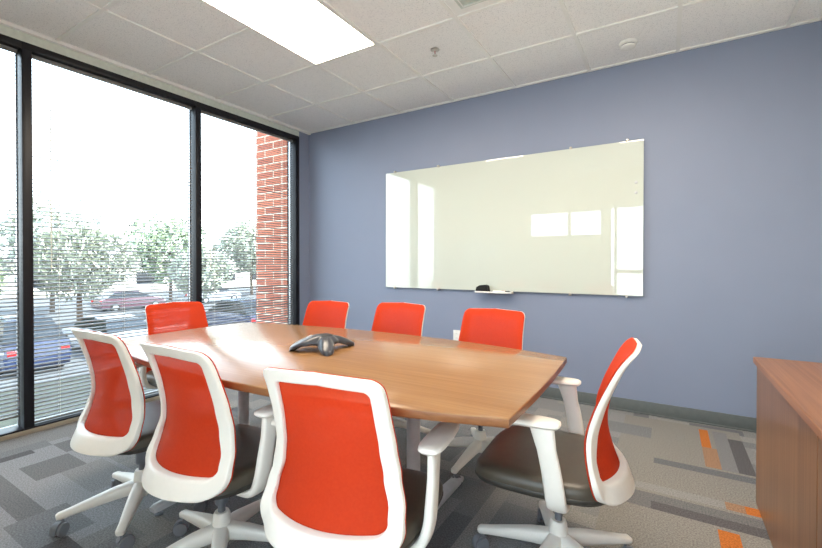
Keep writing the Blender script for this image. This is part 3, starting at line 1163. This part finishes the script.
# ------------------------------------------------------------------ outside
b = NB(); box(b, -0.72, -0.16, -0.20, 0.6, -3.0, 3.6)
o = obj('wall_exterior', b, 'brick'); o['kind'] = 'structure'
GZ = -2.4
b = NB(); box(b, -70, -0.3, -45, 60, GZ - 0.2, GZ); o = obj('ground', b, 'asphalt'); o['kind'] = 'structure'
b = NB(); box(b, -19.6, -18.6, -40, 55, GZ, GZ + 0.12, 0.02, 1); o = obj('trim_2', b, 'concrete'); o['kind'] = 'structure'
b = NB(); box(b, -5.2, -0.3, -30, 40, GZ, GZ + 0.12, 0.02, 1); o = obj('bounce_apron', b, 'concrete'); o['kind'] = 'structure'  # unseen concrete apron, added wide and pale to bounce daylight onto the ceiling
b = NB(); box(b, -11.8, -5.2, -30, 40, GZ, GZ + 0.08, 0.02, 1); o = obj('planting_bed', b, mat('dark_ground_cover', (0.018, 0.022, 0.014, 1), 0.95, noise=(6, 0.4))); o['kind'] = 'structure'

def car(x, y, rz, m, label, high=0.0):
    t = thing('parked_car', label, 'car', (x, y, GZ), radians(rz))
    t['group'] = 'cars parked outside the window'
    L, W = 4.6, 1.78
    sec = [(-2.3, 0.35, 0.62, 0.80), (-2.22, 0.25, 0.92, 0.86), (-1.2, 0.22, 1.0, 0.89), (0.0, 0.22, 1.0, 0.89), (1.1, 0.22, 0.96, 0.89), (2.05, 0.25, 0.82, 0.84), (2.3, 0.35, 0.62, 0.72)]
    b = NB()
    rs = []
    for (xx, z0, z1, hw) in sec:
        z1 += high * 0.3
        rs.append([(xx, -hw * 0.94, z0), (xx, -hw, (z0 + z1) / 2), (xx, -hw * 0.93, z1), (xx, 0, z1 + 0.03), (xx, hw * 0.93, z1), (xx, hw, (z0 + z1) / 2), (xx, hw * 0.94, z0), (xx, 0, z0)])
    rings(b, rs); obj('car_body', b, m, t, 25)
    b = NB()
    h0, h1 = 0.97 + high * 0.3, 1.42 + high
    cab = [(-1.95, h0, 0.80), (-1.35, h1 - 0.03, 0.60), (-0.4, h1 + 0.02, 0.62), (0.35, h1 - 0.02, 0.60), (1.25, h0, 0.78)]
    rings(b, [[(xx, -0.80, h0 - 0.02), (xx, -hw, z), (xx, hw, z), (xx, 0.80, h0 - 0.02)] for xx, z, hw in cab]); obj('car_windows', b, 'car_glass', t, 20)
    b = NB()
    rings(b, [[(xx, -hw - 0.01, z - 0.02), (xx, -hw * 0.9, z + 0.035), (xx, hw * 0.9, z + 0.035), (xx, hw + 0.01, z - 0.02)] for xx, z, hw in cab[1:4]]); obj('car_roof', b, m, t, 20)
    for sx in (-1.4, 1.4):
        for s in (-1, 1):
            b = NB(); lathe_axis(b, [(0.20, -0.1), (0.31, -0.1), (0.325, -0.06), (0.325, 0.08), (0.30, 0.1), (0.18, 0.1)], 24, (sx, s * 0.80, 0.325), (0, s, 0)); wh = obj('wheel', b, 'tyre', t)
            b = NB(); lathe_axis(b, [(0.19, 0.09), (0.19, 0.105), (0.05, 0.112)], 18, (sx, s * 0.80, 0.325), (0, s, 0)); obj('hub_cap', b, 'alu', wh)
    for s in (-1, 1):
        b = NB(); box(b, -2.30, -2.20, s * 0.66 - 0.12, s * 0.66 + 0.12, 0.70, 0.86, 0.02); obj('tail_light', b, 'tail', t)
        b = NB(); box(b, 2.12, 2.24, s * 0.60 - 0.14, s * 0.60 + 0.14, 0.58, 0.72, 0.02); obj('headlight', b, 'lcd', t)
# taillight end faces the building
car(-15.6, 1.5, 180, M['car_blue'], 'dark blue parked car with red tail lights, behind the left blinds', 0.3)
car(-15.8, 4.4, 180, M['car_silver'], 'silver parked car next to the dark blue one')
car(-15.7, 10.3, 180, M['car_blue'], 'dark parked car behind the middle blind, below the far cars', 0.25)
car(-31.5, 12.5, 90, M['car_red'], 'maroon car parked far off behind the middle blind')
car(-31.5, 19.5, 90, M['car_silver'], 'silver car parked far off behind the middle blind, right of the maroon one')
car(-15.9, 16.5, 180, M['car_silver'], 'silver parked car behind the right blind, near the brick pier', 0.25)

def tree(x, y, h, cr, m, seed, label):
    rnd = random.Random(seed)
    t = thing('leafy_tree', label, 'tree', (x, y, GZ + 0.04), rnd.random() * 6)
    t['group'] = 'trees beyond the car park'
    b = NB()
    sweep(b, [(0, 0, 0), (0.05, 0.02, h * 0.3), (-0.03, 0.05, h * 0.55), (0.05, 0, h * 0.8)], [(0.16, 0.16), (0.12, 0.12), (0.08, 0.08), (0.03, 0.03)], 10, up=(1, 0, 0))
    for q in range(6):
        a = q * 1.05 + rnd.random()
        z = h * (0.35 + 0.06 * q)
        sweep(b, [(0, 0, z), (cr * 0.35 * cos(a), cr * 0.35 * sin(a), z + h * 0.12), (cr * 0.7 * cos(a), cr * 0.7 * sin(a), z + h * 0.22)],
              [(0.05, 0.05), (0.035, 0.035), (0.012, 0.012)], 7, up=(0.1, 0.2, 1))
    obj('trunk', b, 'bark', t)
    b = NB()
    for q in range(2600):
        # leaf clusters spread through lumpy crown
        a, u = rnd.random() * 2 * pi, rnd.random() * 2 - 1
        rr = cr * (0.45 + 0.55 * rnd.random() ** 0.5) * (0.8 + 0.25 * sin(3 * a + seed) * cos(2 * u + seed))
        s_ = (1 - u * u) ** 0.5
        c = Vector((rr * s_ * cos(a), rr * s_ * sin(a), h * 0.64 + rr * u * 0.85))
        d1 = Vector((rnd.gauss(0, 1), rnd.gauss(0, 1), rnd.gauss(0, 1))).normalized()
        d2 = d1.orthogonal().normalized()
        sz = (0.10 + 0.12 * rnd.random()) * (0.6 + cr * 0.25)
        f = [b.verts.new(c + d1 * sz), b.verts.new(c + d2 * sz * 0.5), b.verts.new(c - d1 * sz), b.verts.new(c - d2 * sz * 0.5)]
        b.faces.new(f)
    obj('foliage', b, m, t)
tr = [(-23, 1.0, 5.2, 2.6, 'leaf', 'green tree seen through the leftmost blind'),
      (-24, 6.5, 5.6, 2.8, 'leaf2', 'round pale tree behind the middle blind, left part'),
      (-34, 8.5, 8.0, 4.2, 'leaf2', 'tall pale tree behind the middle blind, set far back'),
      (-36, 18.0, 7.6, 4.0, 'leaf', 'wide green tree behind the middle blind, centre, far back'),
      (-24, 13.5, 4.6, 2.3, 'leaf2', 'low pale tree behind the middle blind, right part'),
      (-36, 27.0, 8.2, 4.2, 'leaf2', 'tall pale tree by the mullion between middle and right blinds'),
      (-30, 32.0, 6.6, 3.4, 'leaf', 'green tree seen beyond the right window pane'),
      (-22, 22.5, 3.9, 1.8, 'leaf', 'small green tree by the kerb beyond the right window pane'),
      (-36, -1.5, 8.0, 4.2, 'leaf', 'large green tree far left behind the leftmost blind')]
for i, (x, y, h, cr, m, lb) in enumerate(tr):
    tree(x, y, h, cr, M[m], 5 + i, lb)
b = NB()
box(b, -62, -52, -14, 46, GZ, GZ + 3.6)
bl = obj('low_building', b, 'stucco')
tag(bl, 'long low pale building beyond the car park', 'building')
b = NB(); box(b, -62.2, -51.7, -14.2, 46.2, GZ + 3.6, GZ + 3.9, 0.03, 1); obj('roof_edge', b, 'concrete', bl)
for k in range(10):
    b = NB(); box(b, -52.02, -51.96, -11 + k * 5.6, -8.4 + k * 5.6, GZ + 1.0, GZ + 2.5); obj('building_window', b, 'car_glass', bl)
